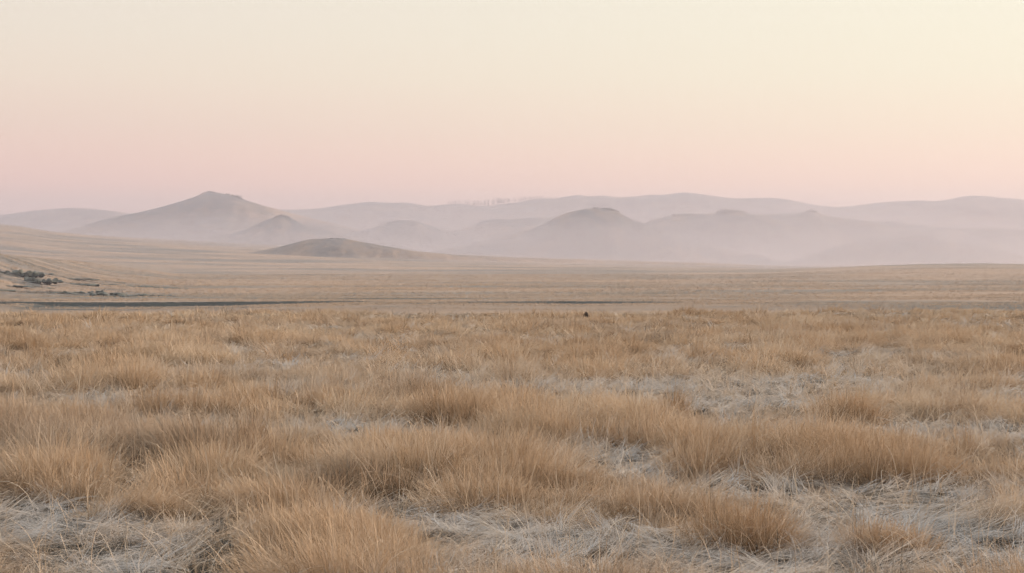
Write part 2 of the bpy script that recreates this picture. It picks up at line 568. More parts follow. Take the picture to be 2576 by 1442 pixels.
hill('hill', [(960, 660), (1040, 622), (1110, 592), (1160, 577), (1180, 572), (1215, 556), (1240, 551), (1280, 554), (1330, 550), (1390, 548), (1440, 550), (1500, 556), (1620, 590)], 4200, rough=0.16, stony=1.0, seed=25, tops=[(1200, 1420, 1.4)])
hill('hill', [(880, 668), (980, 652), (1080, 634), (1150, 622), (1200, 607), (1280, 591), (1340, 575), (1375, 560), (1395, 548), (1410, 541), (1440, 532), (1460, 528), (1480, 526), (1530, 526), (1556, 533), (1563, 538), (1585, 549), (1600, 556), (1650, 575), (1700, 592), (1750, 606), (1820, 624), (1880, 640), (1960, 656), (2040, 669)], 2700,
     kf=1.8, rough=0.14, stony=1.0, seed=29, tops=[(1400, 1440, 1.0), (1460, 1560, 3.2), (1600, 1660, 1.4)], power=1.15)
hill('hill', [(1560, 590), (1620, 562), (1640, 553), (1690, 542), (1720, 539), (1760, 539), (1800, 538), (1812, 531), (1850, 533), (1880, 540), (1920, 545), (1945, 552), (1970, 562), (2000, 577), (2050, 592), (2110, 606), (2170, 622), (2240, 642), (2330, 665)], 3600,
     kf=2.0, rough=0.16, stony=0.9, seed=33, tops=[(1690, 1800, 1.6), (1806, 1900, 3.2), (1915, 1980, 1.6)], power=1.2)
hill('hill', [(1800, 570), (1860, 546), (1900, 540), (1940, 538), (2000, 538), (2025, 535), (2040, 531), (2060, 539), (2120, 549), (2150, 553), (2190, 559), (2220, 568), (2260, 577), (2320, 588), (2400, 600), (2480, 620), (2600, 662)], 4000,
     kf=2.2, rough=0.16, stony=0.8, seed=37, tops=[(2010, 2065, 3.0), (2130, 2230, 2.0)])
hill('hill', [(2120, 575), (2190, 562), (2240, 556), (2290, 561), (2350, 572), (2440, 574), (2490, 572), (2530, 576), (2600, 580), (2760, 600), (2900, 620)], 4400, rough=0.16, stony=0.9, seed=41)
hill('hill', [(1950, 668), (2040, 640), (2110, 618), (2170, 602), (2200, 597), (2240, 598), (2280, 598), (2320, 595), (2345, 596), (2365, 603), (2400, 609), (2440, 614), (2520, 628), (2580, 645), (2680, 668)], 2680,
     kf=2.2, rough=0.16, stony=0.75, seed=45, tops=[(2180, 2240, 2.0), (2275, 2350, 3.6)])
hill('hill', [(2250, 662), (2320, 640), (2380, 615), (2430, 597), (2470, 590), (2500, 592), (2540, 600), (2620, 618)], 3800, rough=0.16, stony=0.9, seed=48)
hill('hill', [(2480, 640), (2520, 617), (2560, 602), (2600, 592), (2680, 586), (2760, 600), (2850, 640)], 3900, rough=0.16, stony=0.5, seed=51)


# ------------------------------------------------------------------ rocks
def rock_mesh(name, lumps, seed, subdiv=2):
    """several angular boulders grown together: lumps = (x, y, z, sx, sy, sz)"""
    import bmesh
    rs = random.Random(seed)
    bm = bmesh.new()
    for (lx, ly, lz, sx, sy, sz) in lumps:
        r = bmesh.ops.create_icosphere(bm, subdivisions=subdiv, radius=1.0)
        vs = r['verts']
        a = rs.uniform(0, 6.28)
        planes = [(mathutils.Vector((rs.gauss(0, 1), rs.gauss(0, 1), rs.gauss(0.3, 1))).normalized(), rs.uniform(0.55, 0.85)) for _ in range(9)]
        for v in vs:
            p = v.co.copy()
            for nrm, dd in planes:
                k = p.dot(nrm)
                if k > dd:
                    p -= nrm * (k - dd)
            p *= 1 + rs.uniform(-0.06, 0.06)
            x, y = p.x * sx, p.y * sy
            v.co = (lx + x * math.cos(a) - y * math.sin(a) * 0.6, ly + x * math.sin(a) * 0.3 + y, lz + p.z * sz)
    me = bpy.data.meshes.new(name)
    bm.to_mesh(me); bm.free()
    me.materials.append(ROCK)
    return me


def outcrop(cx, cy, w, h, label, seed, group='dark rock outcrops on the left slope', name='rock_outcrop'):
    """centre of its foot at pixel (cx, cy), w wide and h tall in 2576-wide pixels"""
    rs = random.Random(seed)
    # walk down the ray until it meets the ground
    sl = float(slope_of(cy))
    ds = np.linspace(340, 2600, 4000)
    xs = x_at(cx, ds)
    gz = ground(xs, ds)
    below = np.where(CAM_Z + sl * ds <= gz)[0]
    d = float(ds[below[0]]) if len(below) else 900.0
    x = float(x_at(cx, d)); z = float(ground(np.array([x]), np.array([d]))[0])
    mpp = d / FPX * S
    W, H = 1.7 * w * mpp, 1.15 * h * mpp
    lumps = []
    n = max(3, int(w / 7))
    for i in range(n):
        t = (i + 0.5) / n * 2 - 1
        hh = 1.25 * H * (0.5 + 0.5 * rs.random()) * (1 - 0.55 * abs(t))
        lumps.append((t * W * 0.5 + rs.uniform(-.03, .03) * W, rs.uniform(-0.5, 0.5) * W * 0.3, hh * 0.12, W / n * rs.uniform(0.9, 1.7), W / n * rs.uniform(0.8, 1.5), hh * 0.85))
    lumps.append((0, 0, 0, W * 0.55, W * 0.2, H * 0.18))
    me = rock_mesh(name, lumps, seed)
    o = bpy.data.objects.new(name, me)
    COL.objects.link(o)
    o.location = (x, d, z)
    tag(o, label, 'rock', group)
    return o


OUT = [
    (45, 693, 74, 15, 'large dark rock outcrop, uppermost of the jagged pair at the left edge'),
    (75, 709, 92, 14, 'broad dark rock outcrop just below the uppermost jagged one at the left edge'),
    (6, 686, 22, 4, 'low strip of dark rock cut by the frame, above the jagged left outcrop'),
    (100, 690, 40, 5, 'low dark rock ledge trailing right from the uppermost outcrop'),
    (28, 721, 60, 5, 'flat dark rock ledge at the left edge, under the broad outcrop'),
    (10, 732, 30, 6, 'small dark rock hump at the left edge, lowest on the slope there'),
    (180, 702, 52, 4, 'thin line of dark rock on the slope crest, nearest right of the big outcrops'),
    (222, 704, 26, 3, 'small dark rock ledge ending the thin crest line'),
    (122, 726, 16, 4, 'tiny dark rock alone between the left ledge and the middle outcrops'),
    (211, 718, 48, 7, 'dark rock cluster in the middle of the slope with pale grass all round'),
    (266, 716, 30, 4, 'small flat dark rock right of the mid slope cluster'),
    (297, 712, 18, 3, 'tiny dark rock high on the slope, right of the crest line'),
    (160, 739, 40, 6, 'low dark rock patch at the left end of the lower outcrop chain'),
    (215, 738, 60, 6, 'long low dark rock ledge in the lower outcrop chain'),
    (245, 736, 22, 9, 'pointed dark rock rising above the lower outcrop chain'),
    (272, 744, 46, 11, 'dark humped rock outcrop at the right end of the lower chain'),
    (305, 747, 48, 6, 'low rubbly dark rock trailing below the humped lower outcrop'),
    (150, 745, 34, 3, 'thin dark rock sliver lying under the lower outcrop chain'),
    (322, 721, 40, 3, 'thin dark ledge left of the small rock knob on the right slope'),
    (364, 723, 22, 6, 'small dark rock knob standing between two thin ledges on the right slope'),
    (392, 724, 46, 3, 'thin dark rock ledge right of the small knob'),
    (440, 726, 46, 3, 'last flat dark rock ledge where the rocky slope meets the plain'),
    (362, 745, 50, 6, 'greyish low rock patch low on the slope, right of the humped outcrop'),
    (425, 744, 30, 3, 'small flat rock far right on the lower slope'),
]
for i, (cx, cy, w, h, lab) in enumerate(OUT):
    outcrop(cx, cy, w, h, lab, 100 + i)


def crag(hillname, a0, a1, hpx, label, seed):
    """broken rock crown standing on a hill's crest between columns a0 and a1"""
    px, zr, yr = RIDGES[hillname]
    rs = random.Random(seed)
    n = max(4, int((a1 - a0) / 5))
    mid = (a0 + a1) / 2
    ym = float(np.interp(mid, px, yr)); zm = float(np.interp(mid, px, zr)); xm = float(x_at(mid, ym))
    mpp = ym / FPX * S
    lumps = []
    for i in range(n):
        a = a0 + (a1 - a0) * (i + rs.uniform(0.2, 0.8)) / n
        z = float(np.interp(a, px, zr)); yy = float(np.interp(a, px, yr)); xx = float(x_at(a, ym))
        hh = 1.7 * hpx * mpp * rs.uniform(0.4, 1.1)
        ww = (a1 - a0) / n * mpp * rs.uniform(0.5, 0.95)
        lumps.append((xx - xm, yy - ym + rs.uniform(-1, 1) * ww, z - zm - 0.1 * hh, ww, ww, hh))
    lumps.append((0, 0, -0.5 * hpx * mpp, (a1 - a0) * 0.52 * mpp, (a1 - a0) * 0.2 * mpp, hpx * mpp * 0.9))
    me = rock_mesh('rock_crag', lumps, seed)
    o = bpy.data.objects.new('rock_crag', me)
    COL.objects.link(o)
    o.location = (xm, ym, zm)
    tag(o, label, 'rock', 'rock crags on the hill tops')
    return o


crag('hill.001', 512, 540, 2.2, 'tiny rocks crowning the summit of the tall left peak', 201)
crag('hill.001', 566, 612, 1.8, 'row of tiny rocks on the right shoulder of the tall left peak', 202)
crag('hill.002', 695, 728, 2.6, 'small rock crown on the pointed hill in front of the tall left peak', 203)
crag('hill.003', 830, 872, 1.7, 'low rocks on top of the nearest dark mound', 204)
crag('hill.006', 1492, 1556, 3.4, 'blocky rock crown on the flat topped hill at centre right', 205)
crag('hill.007', 1806, 1872, 3.6, 'square rock wall on the top of the hill right of the flat topped one', 206)
crag('hill.007', 1690, 1740, 2.0, 'low rocks on the left shoulder of the hill with the square rock wall', 207)
crag('hill.008', 2026, 2056, 3.0, 'small rock knob on the faint hill behind the square rock wall', 208)
crag('hill.010', 2288, 2352, 3.2, 'broken rocks on the lowest misty hill at the right', 209)


# ------------------------------------------------------------------ bare trees and masts on the far ridge
def tube(co, fa, p0, p1, r0, r1, sides=4):
    p0 = np.array(p0, float); p1 = np.array(p1, float)
    ax = p1 - p0; ax /= np.linalg.norm(ax)
    u = np.cross(ax, (0.3, 1, 0.2)); u /= np.linalg.norm(u); v = np.cross(ax, u)
    b = len(co)
    for p, r in ((p0, r0), (p1, r1)):
        for i in range(sides):
            a = 2 * math.pi * i / sides
            co.append(p + r * (math.cos(a) * u + math.sin(a) * v))
    for i in range(sides):
        j = (i + 1) % sides
        fa.append((b + i, b + j, b + sides + j, b + sides + i))


def bare_tree(seed, h=15.0):
    rs = random.Random(seed)
    co, fa = [], []
    lean = rs.uniform(-0.06, 0.06)
    pts = [np.array((lean * h * t * t, 0, h * t)) for t in (0, 0.35, 0.7, 1.0)]
    rr = (0.42, 0.32, 0.2, 0.06)
    for i in range(3):
        tube(co, fa, pts[i], pts[i + 1], rr[i], rr[i + 1], 5)
    for k in range(26):
        t = rs.uniform(0.25, 0.97)
        p = np.array((lean * h * t * t, 0, h * t))
        a = rs.uniform(0, 6.28)
        L = h * 0.19 * (1.25 - t) * rs.uniform(0.6, 1.3) + 0.5
        up = rs.uniform(0.3, 1.0)
        q = p + np.array((math.cos(a) * L, math.sin(a) * L, up * L))
        tube(co, fa, p, q, 0.15, 0.06, 4)
        for _ in range(2):
            s = p + (q - p) * rs.uniform(0.4, 0.9)
            e = s + np.array((rs.uniform(-1, 1), rs.uniform(-1, 1), rs.uniform(0.3, 1.2))) * L * 0.4
            tube(co, fa, s, e, 0.09, 0.04, 3) if False else tube(co, fa, s, e, 0.09, 0.04, 4)
    o = mesh_from('bare_tree', np.array(co), np.array(fa), BARK, False)
    return o


fpx, fz, fy = RIDGES['hill']
protos = [bare_tree(300 + i) for i in range(6)]
used = [False] * 6
trng = random.Random(5)


def place_tree(px, scale, label, group, back=None):
    k = trng.randrange(6)
    if used[k]:
        o = protos[k].copy(); COL.objects.link(o)
    else:
        o = protos[k]; used[k] = True
    y = float(np.interp(px, fpx, fy)) + (trng.uniform(-25, 60) if back is None else back)
    z = float(np.interp(px, fpx, fz)) - 1.5
    o.location = (float(x_at(px, y)), y, z)
    o.rotation_euler = (0, 0, trng.uniform(0, 6.28))
    o.scale = (scale * trng.uniform(0.8, 1.25), scale, scale * trng.uniform(0.85, 1.15))
    tag(o, label, 'tree', group)


ROW = 'small bare tree in the uneven row of trees along the far ridge'
GRP = 'row of bare trees on the far ridge'
for i in range(150):
    u = trng.random()
    px = 1125 + 275 * u
    sc = np.interp(px, [1125, 1165, 1215, 1260, 1300, 1345, 1400], [1.0, 1.25, 1.55, 1.8, 1.35, 1.0, 0.7]) * trng.uniform(0.75, 1.15)
    place_tree(px, sc * 1.0, ROW, GRP)
LONE = [(1493, 'lone tiny tree on the far ridge above the left side of the flat topped hill', 0.6),
        (1548, 'lone tiny tree on the far ridge behind the flat topped hill', 0.6),
        (1783, 'tiny tree on the far ridge just right of its highest summit', 0.6),
        (1959, 'short tree on the far ridge where its right shoulder starts to fall', 0.8),
        (2025, 'small tree standing alone halfway down the far ridge towards its lowest saddle', 0.9),
        (2112, 'tiny tree in the lowest saddle of the far ridge', 0.6),
        (2166, 'low bare tree just right of the lowest saddle of the far ridge', 0.8),
        (2369, 'bare tree left of the broad last summit of the far ridge', 0.8),
        (2512, 'bushy bare tree just right of the broad last summit of the far ridge', 0.9),
        (2538, 'small bare tree nearest the right end of the far ridge', 0.8)]
for px, lab, sc in LONE:
    place_tree(px, sc * 1.15, lab, 'single trees on the far ridge', 5)


def mast(px, hpx, label, width=1.6):
    y = float(np.interp(px, fpx, fy)); z = float(np.interp(px, fpx, fz)) - 0.5
    h = hpx * y / FPX * S
    root = bpy.data.objects.new('mast', None)
    COL.objects.link(root)
    root.location = (float(x_at(px, y)), y, z)
    tag(root, label, 'mast', 'masts on the far ridge')
    co, fa = [], []
    cs = [(-.5, -.5), (.5, -.5), (.5, .5), (-.5, .5)]
    at = lambda c, t: np.array((c[0] * width * (1 - 0.6 * t), c[1] * width * (1 - 0.6 * t), h * 0.9 * t))
    for c in cs:
        tube(co, fa, at(c, 0), at(c, 1), 0.28, 0.22)
    for lev in range(8):
        t0, t1 = lev / 8, (lev + 1) / 8
        for i in range(4):
            tube(co, fa, at(cs[i], t0), at(cs[(i + 1) % 4], t1), 0.11, 0.11)
    o = mesh_from('lattice_tower', np.array(co), np.array(fa), STEEL, False); o.parent = root
    co, fa = [], []
    tube(co, fa, (0, 0, h * 0.86), (0, 0, h), 0.3, 0.12, 6)
    tube(co, fa, (-0.9, 0, h * 0.93), (0.9, 0, h * 0.93), 0.12, 0.12)
    o = mesh_from('antenna', np.array(co), np.array(fa), STEEL, False); o.parent = root


mast(928, 13.5, 'tall thin mast on the far ridge, left of the row of trees')
mast(90, 5.5, 'short mast on the far ridge near the left edge', 1.2)
mast(2213, 7.5, 'thin post on the far ridge right of its lowest saddle', 1.0)

# ------------------------------------------------------------------ grass
VOLS = None
# ground plan of the near field, written as ellipses of the picture and laid onto the ground
TALL = [  # cx, cy, rx, ry, strength
    (720, 1434, 310, 75, 1.9), (420, 1225, 330, 80, .8), (120, 1150, 230, 70, .8), (700, 1250, 260, 70, .8),
    (1280, 1290, 330, 65, .9), (1180, 1215, 280, 50, .5), (1800, 1362, 150, 42, .9), (2220, 1195, 230, 34, 1.0),
    (1150, 1062, 210, 24, 1.0), (2350, 1045, 270, 24, .9), (1900, 1178, 240, 30, .7), (1530, 1112, 220, 30, .6),
    (530, 1042, 115, 16, .8), (730, 1062, 90, 14, .4), (2240, 1392, 62, 24, .5), (2510, 1292, 110, 34, .6), (2480, 1180, 90, 24, .6),
    (60, 1440, 130, 40, .5), (880, 968, 160, 11, .6), (1420, 960, 130, 10, .7), (2120, 952, 180, 9, .5), (380, 912, 110, 9, .6),
    (700, 912, 110, 8, .6), (540, 925, 140, 10, .5), (1140, 936, 60, 10, .6), (1040, 924, 60, 10, .6), (1830, 905, 140, 9, .7),
    (2460, 944, 130, 9, .7), (80, 930, 120, 9, .5), (2070, 885, 90, 8, .6), (960, 892, 90, 7, .5), (1640, 1064, 210, 20, .8), (280, 1290, 70, 30, .3),
]
FLAT = [
    (920, 1094, 260, 17, 1.0), (280, 1012, 170, 14, .9), (1580, 1172, 120, 34, .9), (1500, 1400, 420, 45, 1.1), (1250, 1330, 110, 26, .9),
    (2150, 1255, 330, 28, .9), (2450, 1385, 250, 80, .9), (2000, 1425, 420, 36, 1.0), (250, 1385, 200, 75, 1.0), (120, 1310, 160, 26, .8),
    (1870, 995, 240, 34, .9), (2450, 1090, 200, 17, .9), (2100, 1085, 160, 14, .5), (730, 930, 90, 6, .9), (150, 957, 210, 8, 1.0), (850, 985, 190, 8, .7),
    (1250, 985, 160, 8, .6), (1600, 968, 240, 8, .6), (2250, 962, 230, 8, .6), (1080, 1385, 120, 60, .9), (960, 1315, 140, 20, .4), (2030, 1310, 140, 40, .7),
    (1560, 1270, 110, 20, .3),
]


def plan(x, y):
    """0 = flattened and frosty, 1 = tall"""
    z = ground(x, y)
    px, py = project(x, y, z)
    n = 0.55 * fbm(x / 1.5, y / 1.9, 61, 3) + 0.45 * fbm(x / 4.5 + 9, y / 5.5, 62, 2)
    t = 0.43 + 1.05 * n
    t = t + 0.17 * smooth(17, 30, y)
    wob = 1 + 0.45 * fbm(x / 0.8, y / 1.0, 63, 2)
    for cx, cy, rx, ry, s in TALL:
        q = ((px - cx) / rx) ** 2 + ((py - cy) / ry) ** 2
        t = t + 0.55 * s * np.exp(-q * 0.9 * wob)
    for cx, cy, rx, ry, s in FLAT:
        q = ((px - cx) / rx) ** 2 + ((py - cy - 0.25 * ry) / (1.35 * ry)) ** 2
        t = t - 0.85 * s * np.exp(-(q ** 1.5) * 0.8 * wob)
    return np.clip(t, 0, 1.15), z


class Blades:
    def __init__(self):
        self.co, self.fa, self.tone, self.frost, self.n = [], [], [], [], 0

    def add(self, x, y, z, L, phi, th0, kap, gam, w, tone, frost, segs, tipw=0.25, frost_tip=None):
        n = len(x)
        if n == 0: return
        s = np.linspace(0, 1, segs + 1)
        P = np.zeros((n, segs + 1, 3))
        P[:, 0] = np.stack([x, y, z], 1)
        for i in range(segs):
            sm = (i + 0.5) / segs
            th = th0 + kap * sm ** 1.3
            ph = phi + gam * sm
            st = (L / segs)[:, None] * np.stack([np.sin(th) * np.cos(ph), np.sin(th) * np.sin(ph), np.cos(th)], 1)
            P[:, i + 1] = P[:, i] + st
        tw = phi + np.pi / 2 + rng.normal(0, 0.5, n)
        wv = np.stack([np.cos(tw), np.sin(tw), rng.normal(0, 0.25, n)], 1)
        wid = (1 - (1 - tipw) * s ** 1.5)[None, :, None] * (w / 2)[:, None, None]
        A = P - wv[:, None, :] * wid
        B = P + wv[:, None, :] * wid
        V = np.stack([A, B], 2).reshape(n, -1, 3)        # per blade 2*(segs+1)
        m = 2 * (segs + 1)
        base = (np.arange(n) * m)[:, None]
        q = np.concatenate([base + 2 * i + np.array([0, 1, 3, 2])[None, :] for i in range(segs)], 1).reshape(-1, 4)
        self.co.append(V.reshape(-1, 3).astype(np.float32))
        self.fa.append((q + self.n).astype(np.int32))
        self.tone.append(np.repeat(np.clip(tone, 0, 1), m).astype(np.float32))
        fv = np.repeat(np.clip(frost, 0, 1), m).astype(np.float32)
        self.frost.append(fv)
        self.n += n * m

    def build(self, name):
        return mesh_from(name, np.concatenate(self.co), np.concatenate(self.fa), GRASS, True,
                         dict(tone=np.concatenate(self.tone), frost=np.concatenate(self.frost)))


def field(d0, d1, dens):
    """random roots over the visible wedge between two depths"""
    h0, h1 = 0.335 * d0 + 0.8, 0.335 * d1 + 0.8
    area = (h0 + h1) * (d1 - d0)
    n = int(area * dens)
    y = np.sqrt(rng.random(n) * (d1 ** 2 - d0 ** 2) + d0 ** 2)
    x = (rng.random(n) * 2 - 1) * (0.335 * y + 0.8)
    return x, y


MULT = 1.0
stand = Blades()
mat_ = Blades()


def wind(x, y):
    return 0.5 * fbm(x / 3.0, y / 4.0, 91, 2)


def mounds(d0, d1, per_m2, dens, wst, segs):
    """the standing grass grows in soft mounds: fuzzy domes whose outer blades lean outwards"""
    cx, cy = field(d0, d1, per_m2)
    t, _ = plan(cx, cy)
    T = smooth(0.30, 0.62, t)
    keep = rng.random(len(cx)) < 0.06 + 0.94 * T
    cx, cy, t, T = cx[keep], cy[keep], t[keep], T[keep]
    m = len(cx)
    rx = rng.uniform(0.13, 0.46, m) * (0.65 + 0.5 * t)
    ry = rx * rng.uniform(0.5, 0.8, m)
    h = (0.095 + 0.155 * t) * np.clip(rng.normal(1, 0.28, m), 0.45, 1.6) * (1 - 0.28 * smooth(24, 46, cy))
    rust = fbm(cx / 2.6, cy / 3.2, 95, 2)
    tone0 = 0.57 - 0.34 * rust + rng.normal(0, 0.07, m)
    tone0 = np.where(rng.random(m) < 0.16, tone0 - 0.28, tone0)
    fr0 = 0.20 * (1 - T) + 0.17 * smooth(0.0, 0.45, fbm(cx / 3.1, cy / 3.6, 97, 2))
    n = np.maximum((dens * np.pi * rx * ry).astype(int), 12)
    k = np.repeat(np.arange(m), n)
    N_ = len(k)
    a = rng.random(N_) * 2 * np.pi
    q = rng.random(N_) ** 0.55
    wob = 1 + 0.18 * np.sin(3 * a + k) + 0.12 * np.sin(5 * a + 2.3 * k)
    ox, oy = q * wob * np.cos(a) * rx[k], q * wob * np.sin(a) * ry[k]
    x, y = cx[k] + ox, cy[k] + oy
    z = ground(x, y) - 0.01
    dome = np.sqrt(np.clip(1 - 0.86 * q * q, 0, 1))
    L = (h[k] * (0.25 + 0.75 * dome) + 0.03) * np.clip(rng.normal(1.0, 0.23, N_), 0.4, 1.7)
    wd = (wind(cx, cy) + rng.normal(0.05, 0.22, m))[k]
    lx = q * np.cos(a) * 0.75 + wd + rng.normal(0, 0.20, N_)
    ly = q * np.sin(a) * 0.75 + rng.normal(0, 0.20, N_)
    th0 = np.clip(np.hypot(lx, ly) * 0.62, 0, 1.2)
    phi = np.arctan2(ly, lx)
    kap = np.clip(rng.normal(0.60, 0.50, N_), -0.4, 2.2) * (0.6 + 0.8 * q)
    thick = np.where(rng.random(N_) < 0.22, 1.9, 0.9)
    tone = tone0[k] + rng.normal(0, 0.20, N_) + np.where(thick > 1, 0.14, 0)
    fr = fr0[k] + np.abs(rng.normal(0, 0.08, N_)) - 0.02
    stand.add(x, y, z, L, phi, th0, kap, rng.normal(0, 0.5, N_), wst * thick * rng.uniform(0.75, 1.25, N_), tone, fr, segs)


def short_grass(d0, d1, dens, wst, segs):
    x, y = field(d0, d1, dens)
    t, z = plan(x, y)
    keep = rng.random(len(x)) < 0.14 + 0.86 * smooth(0.08, 0.42, t) * (1 - 0.7 * smooth(0.6, 0.9, t))
    x, y, z, t = x[keep], y[keep], z[keep], t[keep]
    n = len(x)
    L = rng.uniform(0.045, 0.15, n) * (0.7 + 0.5 * fbm(x / 0.7, y / 0.8, 93, 2))
    fr = np.clip(0.30 - 0.5 * t + 0.25 * fbm(x / 1.1, y / 1.3, 99, 2) + rng.normal(0.05, 0.12, n), 0, 0.8)
    stand.add(x, y, z - 0.005, np.maximum(L, 0.03), rng.uniform(0, 6.28, n), np.abs(rng.normal(0.45, 0.3, n)), rng.normal(0.5, 0.4, n), rng.normal(0, 0.6, n),
              wst * rng.uniform(0.7, 1.3, n), rng.normal(0.60, 0.17, n) - 0.15 * fbm(x / 2.6, y / 3.2, 95, 2), fr, segs)


def locks(d0, d1, per_m2, nb, wlay, segs):
    """lying straw combed into locks, bleached by frost"""
    cx, cy = field(d0, d1, per_m2)
    t, _ = plan(cx, cy)
    keep = rng.random(len(cx)) < (1.0 - 0.85 * smooth(0.25, 0.65, t)) * smooth(-0.55, 0.10, fbm(cx / 0.35, cy / 0.4, 92, 2))
    cx, cy, t = cx[keep], cy[keep], t[keep]
    m = len(cx)
    low = 1 - smooth(0.15, 0.6, t)
    phi0 = 3.4 * fbm(cx / 0.9, cy / 1.1, 98, 2) + np.where(rng.random(m) < 0.65, 0, np.pi) + rng.normal(0, 0.3, m)
    th00 = np.clip(rng.normal(1.34 - 0.25 * (1 - low), 0.18, m), 0.4, 1.52)
    kap0 = np.clip(rng.normal(0.30, 0.22, m), -0.10, 0.8)
    gam0 = rng.normal(0, 0.7, m)
    L0 = rng.uniform(0.13, 0.36, m)
    tone0 = rng.normal(0.60, 0.13, m)
    fr0 = np.clip(0.22 + 0.36 * low + 0.45 * fbm(cx / 1.0, cy / 1.2, 99, 2) + rng.normal(0, 0.10, m), 0, 0.85)
    z0 = rng.uniform(0, 0.07, m) * rng.random(m)
    k = np.repeat(np.arange(m), nb)
    N_ = len(k)
    x = cx[k] + rng.normal(0, 0.028, N_); y = cy[k] + rng.normal(0, 0.028, N_)
    z = ground(x, y) + z0[k] + rng.uniform(-0.008, 0.012, N_)
    mat_.add(x, y, z, L0[k] * rng.uniform(0.6, 1.2, N_), phi0[k] + rng.normal(0, 0.22, N_), np.clip(th00[k] + rng.normal(0, 0.13, N_), 0.2, 1.52), kap0[k] + rng.normal(0, 0.12, N_),
             gam0[k] + rng.normal(0, 0.45, N_), wlay * rng.uniform(0.55, 1.4, N_), tone0[k] + rng.normal(0, 0.13, N_), fr0[k] + rng.normal(0, 0.10, N_), segs)


mounds(5.8, 9.5, 6.6, 5600, 0.0025, 5)
mounds(9.5, 14, 6.6, 4800, 0.0030, 4)
mounds(14, 20, 6.0, 3000, 0.0042, 3)
mounds(20, 30, 4.8, 1600, 0.0062, 3)
mounds(30, 42, 3.4, 780, 0.0095, 2)
mounds(42, 54, 3.0, 430, 0.0135, 2)
short_grass(5.8, 9.5, 2600, 0.0026, 3)
short_grass(9.5, 14, 2200, 0.0032, 3)
short_grass(14, 20, 1500, 0.0045, 2)
short_grass(20, 30, 900, 0.0064, 2)
short_grass(30, 42, 420, 0.010, 2)
short_grass(42, 54, 220, 0.014, 2)
locks(5.8, 9.5, 150, 26, 0.0031, 5)
locks(9.5, 14, 120, 22, 0.0037, 4)
locks(14, 20, 80, 18, 0.0050, 3)
locks(20, 30, 48, 14, 0.0075, 3)
locks(30, 42, 20, 12, 0.012, 2)
locks(42, 54, 9, 10, 0.016, 2)

# stray long stems bending out of the mass
x, y = field(6.0, 22.0, 70)
t, z = plan(x, y)
n = len(x)
stand.add(x, y, z, rng.uniform(0.16, 0.42, n), rng.uniform(0, 6.28, n), np.abs(rng.normal(0.4, 0.35, n)), rng.normal(0.8, 0.8, n),
          rng.normal(0, 0.6, n), 0.0028 + 0.00015 * y, rng.normal(0.8, 0.15, n), np.abs(rng.normal(0.1, 0.1, n)), 6)

# low tufts over the valley floor, thinning with distance
def plain_tufts(d0, d1, n, nb, hgt, w):
    y = np.sqrt(rng.random(n) * (d1 ** 2 - d0 ** 2) + d0 ** 2)
    x = (rng.random(n) * 2 - 1) * (0.325 * y)
    st_ = fbm(x / 60.0, y / 11.0, 301, 4)
    keep = rng.random(n) < smooth(-0.25, 0.22, st_)
    x, y, st_ = x[keep], y[keep], st_[keep]
    tone0 = np.where(rng.random(len(x)) < 0.05 + 0.5 * smooth(0.22, 0.4, fbm(x / 90.0, y / 9.0, 302, 3)), rng.uniform(0.0, 0.08, len(x)), 0.50 + rng.normal(0, 0.12, len(x)))
    sc_ = scrub_cover(x, y) > rng.uniform(0.25, 0.9, len(x))
    tone0 = np.where(sc_, 0.0, tone0)
    k = np.repeat(np.arange(len(x)), nb)
    m = len(k)
    sp = w * 3.0
    X = x[k] + rng.normal(0, sp, m); Y = y[k] + rng.normal(0, sp, m)
    far_grass.add(X, Y, ground(X, Y) - 0.02, hgt * rng.uniform(0.5, 1.2, m), rng.uniform(0, 6.28, m), np.abs(rng.normal(0.35, 0.25, m)), np.abs(rng.normal(0.5, 0.4, m)),
                  rng.normal(0, 0.4, m), w * rng.uniform(0.6, 1.4, m), tone0[k] + rng.normal(0, 0.06, m), np.clip(rng.normal(0.18, 0.12, m), 0, 1) * (1 - 0.6 * sc_[k]), 2)


far_grass = Blades()
plain_tufts(262, 430, 60000, 5, 0.34, 0.07)
plain_tufts(430, 620, 30000, 5, 0.42, 0.11)
plain_tufts(620, 1000, 30000, 4, 0.50, 0.18)
g3 = far_grass.build('valley_grass')
tag(g3, 'low tan grass tufts scattered in streaks over the valley floor', 'grass', kind='stuff')

# tussocks that stand out singly
SINGLES = [  # px, py of the foot, radius m, height m, blades, tone, label
    (2240, 1398, 0.16, 0.21, 1500, 0.42, 'small low grass tussock alone on the frosty ground, nearest the bottom right corner'),
    (1700, 1066, 0.13, 0.33, 700, 0.36, 'narrow rusty upright grass tussock rising from the pale grass right of centre'),
    (632, 1152, 0.15, 0.35, 900, 0.28, 'rusty upright grass tussock at the right end of the big left grass mass'),
    (1885, 1388, 0.24, 0.29, 2600, 0.35, 'tall dense grass tussock with a dark foot, right of centre near the bottom'),
    (2300, 1222, 0.34, 0.30, 3200, 0.48, 'broad rounded grass tussock above the blue grey frosty hollow at the right'),
    (2140, 1072, 0.30, 0.32, 2600, 0.48, 'bushy grass tussock with a dark hollow before its foot, far right middle'),
    (1112, 1076, 0.34, 0.35, 2600, 0.40, 'tall broad grass tussock with a dark base in the middle of the field'),
    (500, 1046, 0.40, 0.30, 2200, 0.42, 'wide grass tussock with dark underside, left of the middle, behind the pale frosty strip'),
    (985, 1152, 0.24, 0.26, 1500, 0.55, 'low pale grass tussock at the right end of the frosty strip'),
    (300, 1312, 0.17, 0.34, 1400, 0.66, 'pale bent over grass tussock leaning right beside the flattened straw at lower left'),
]
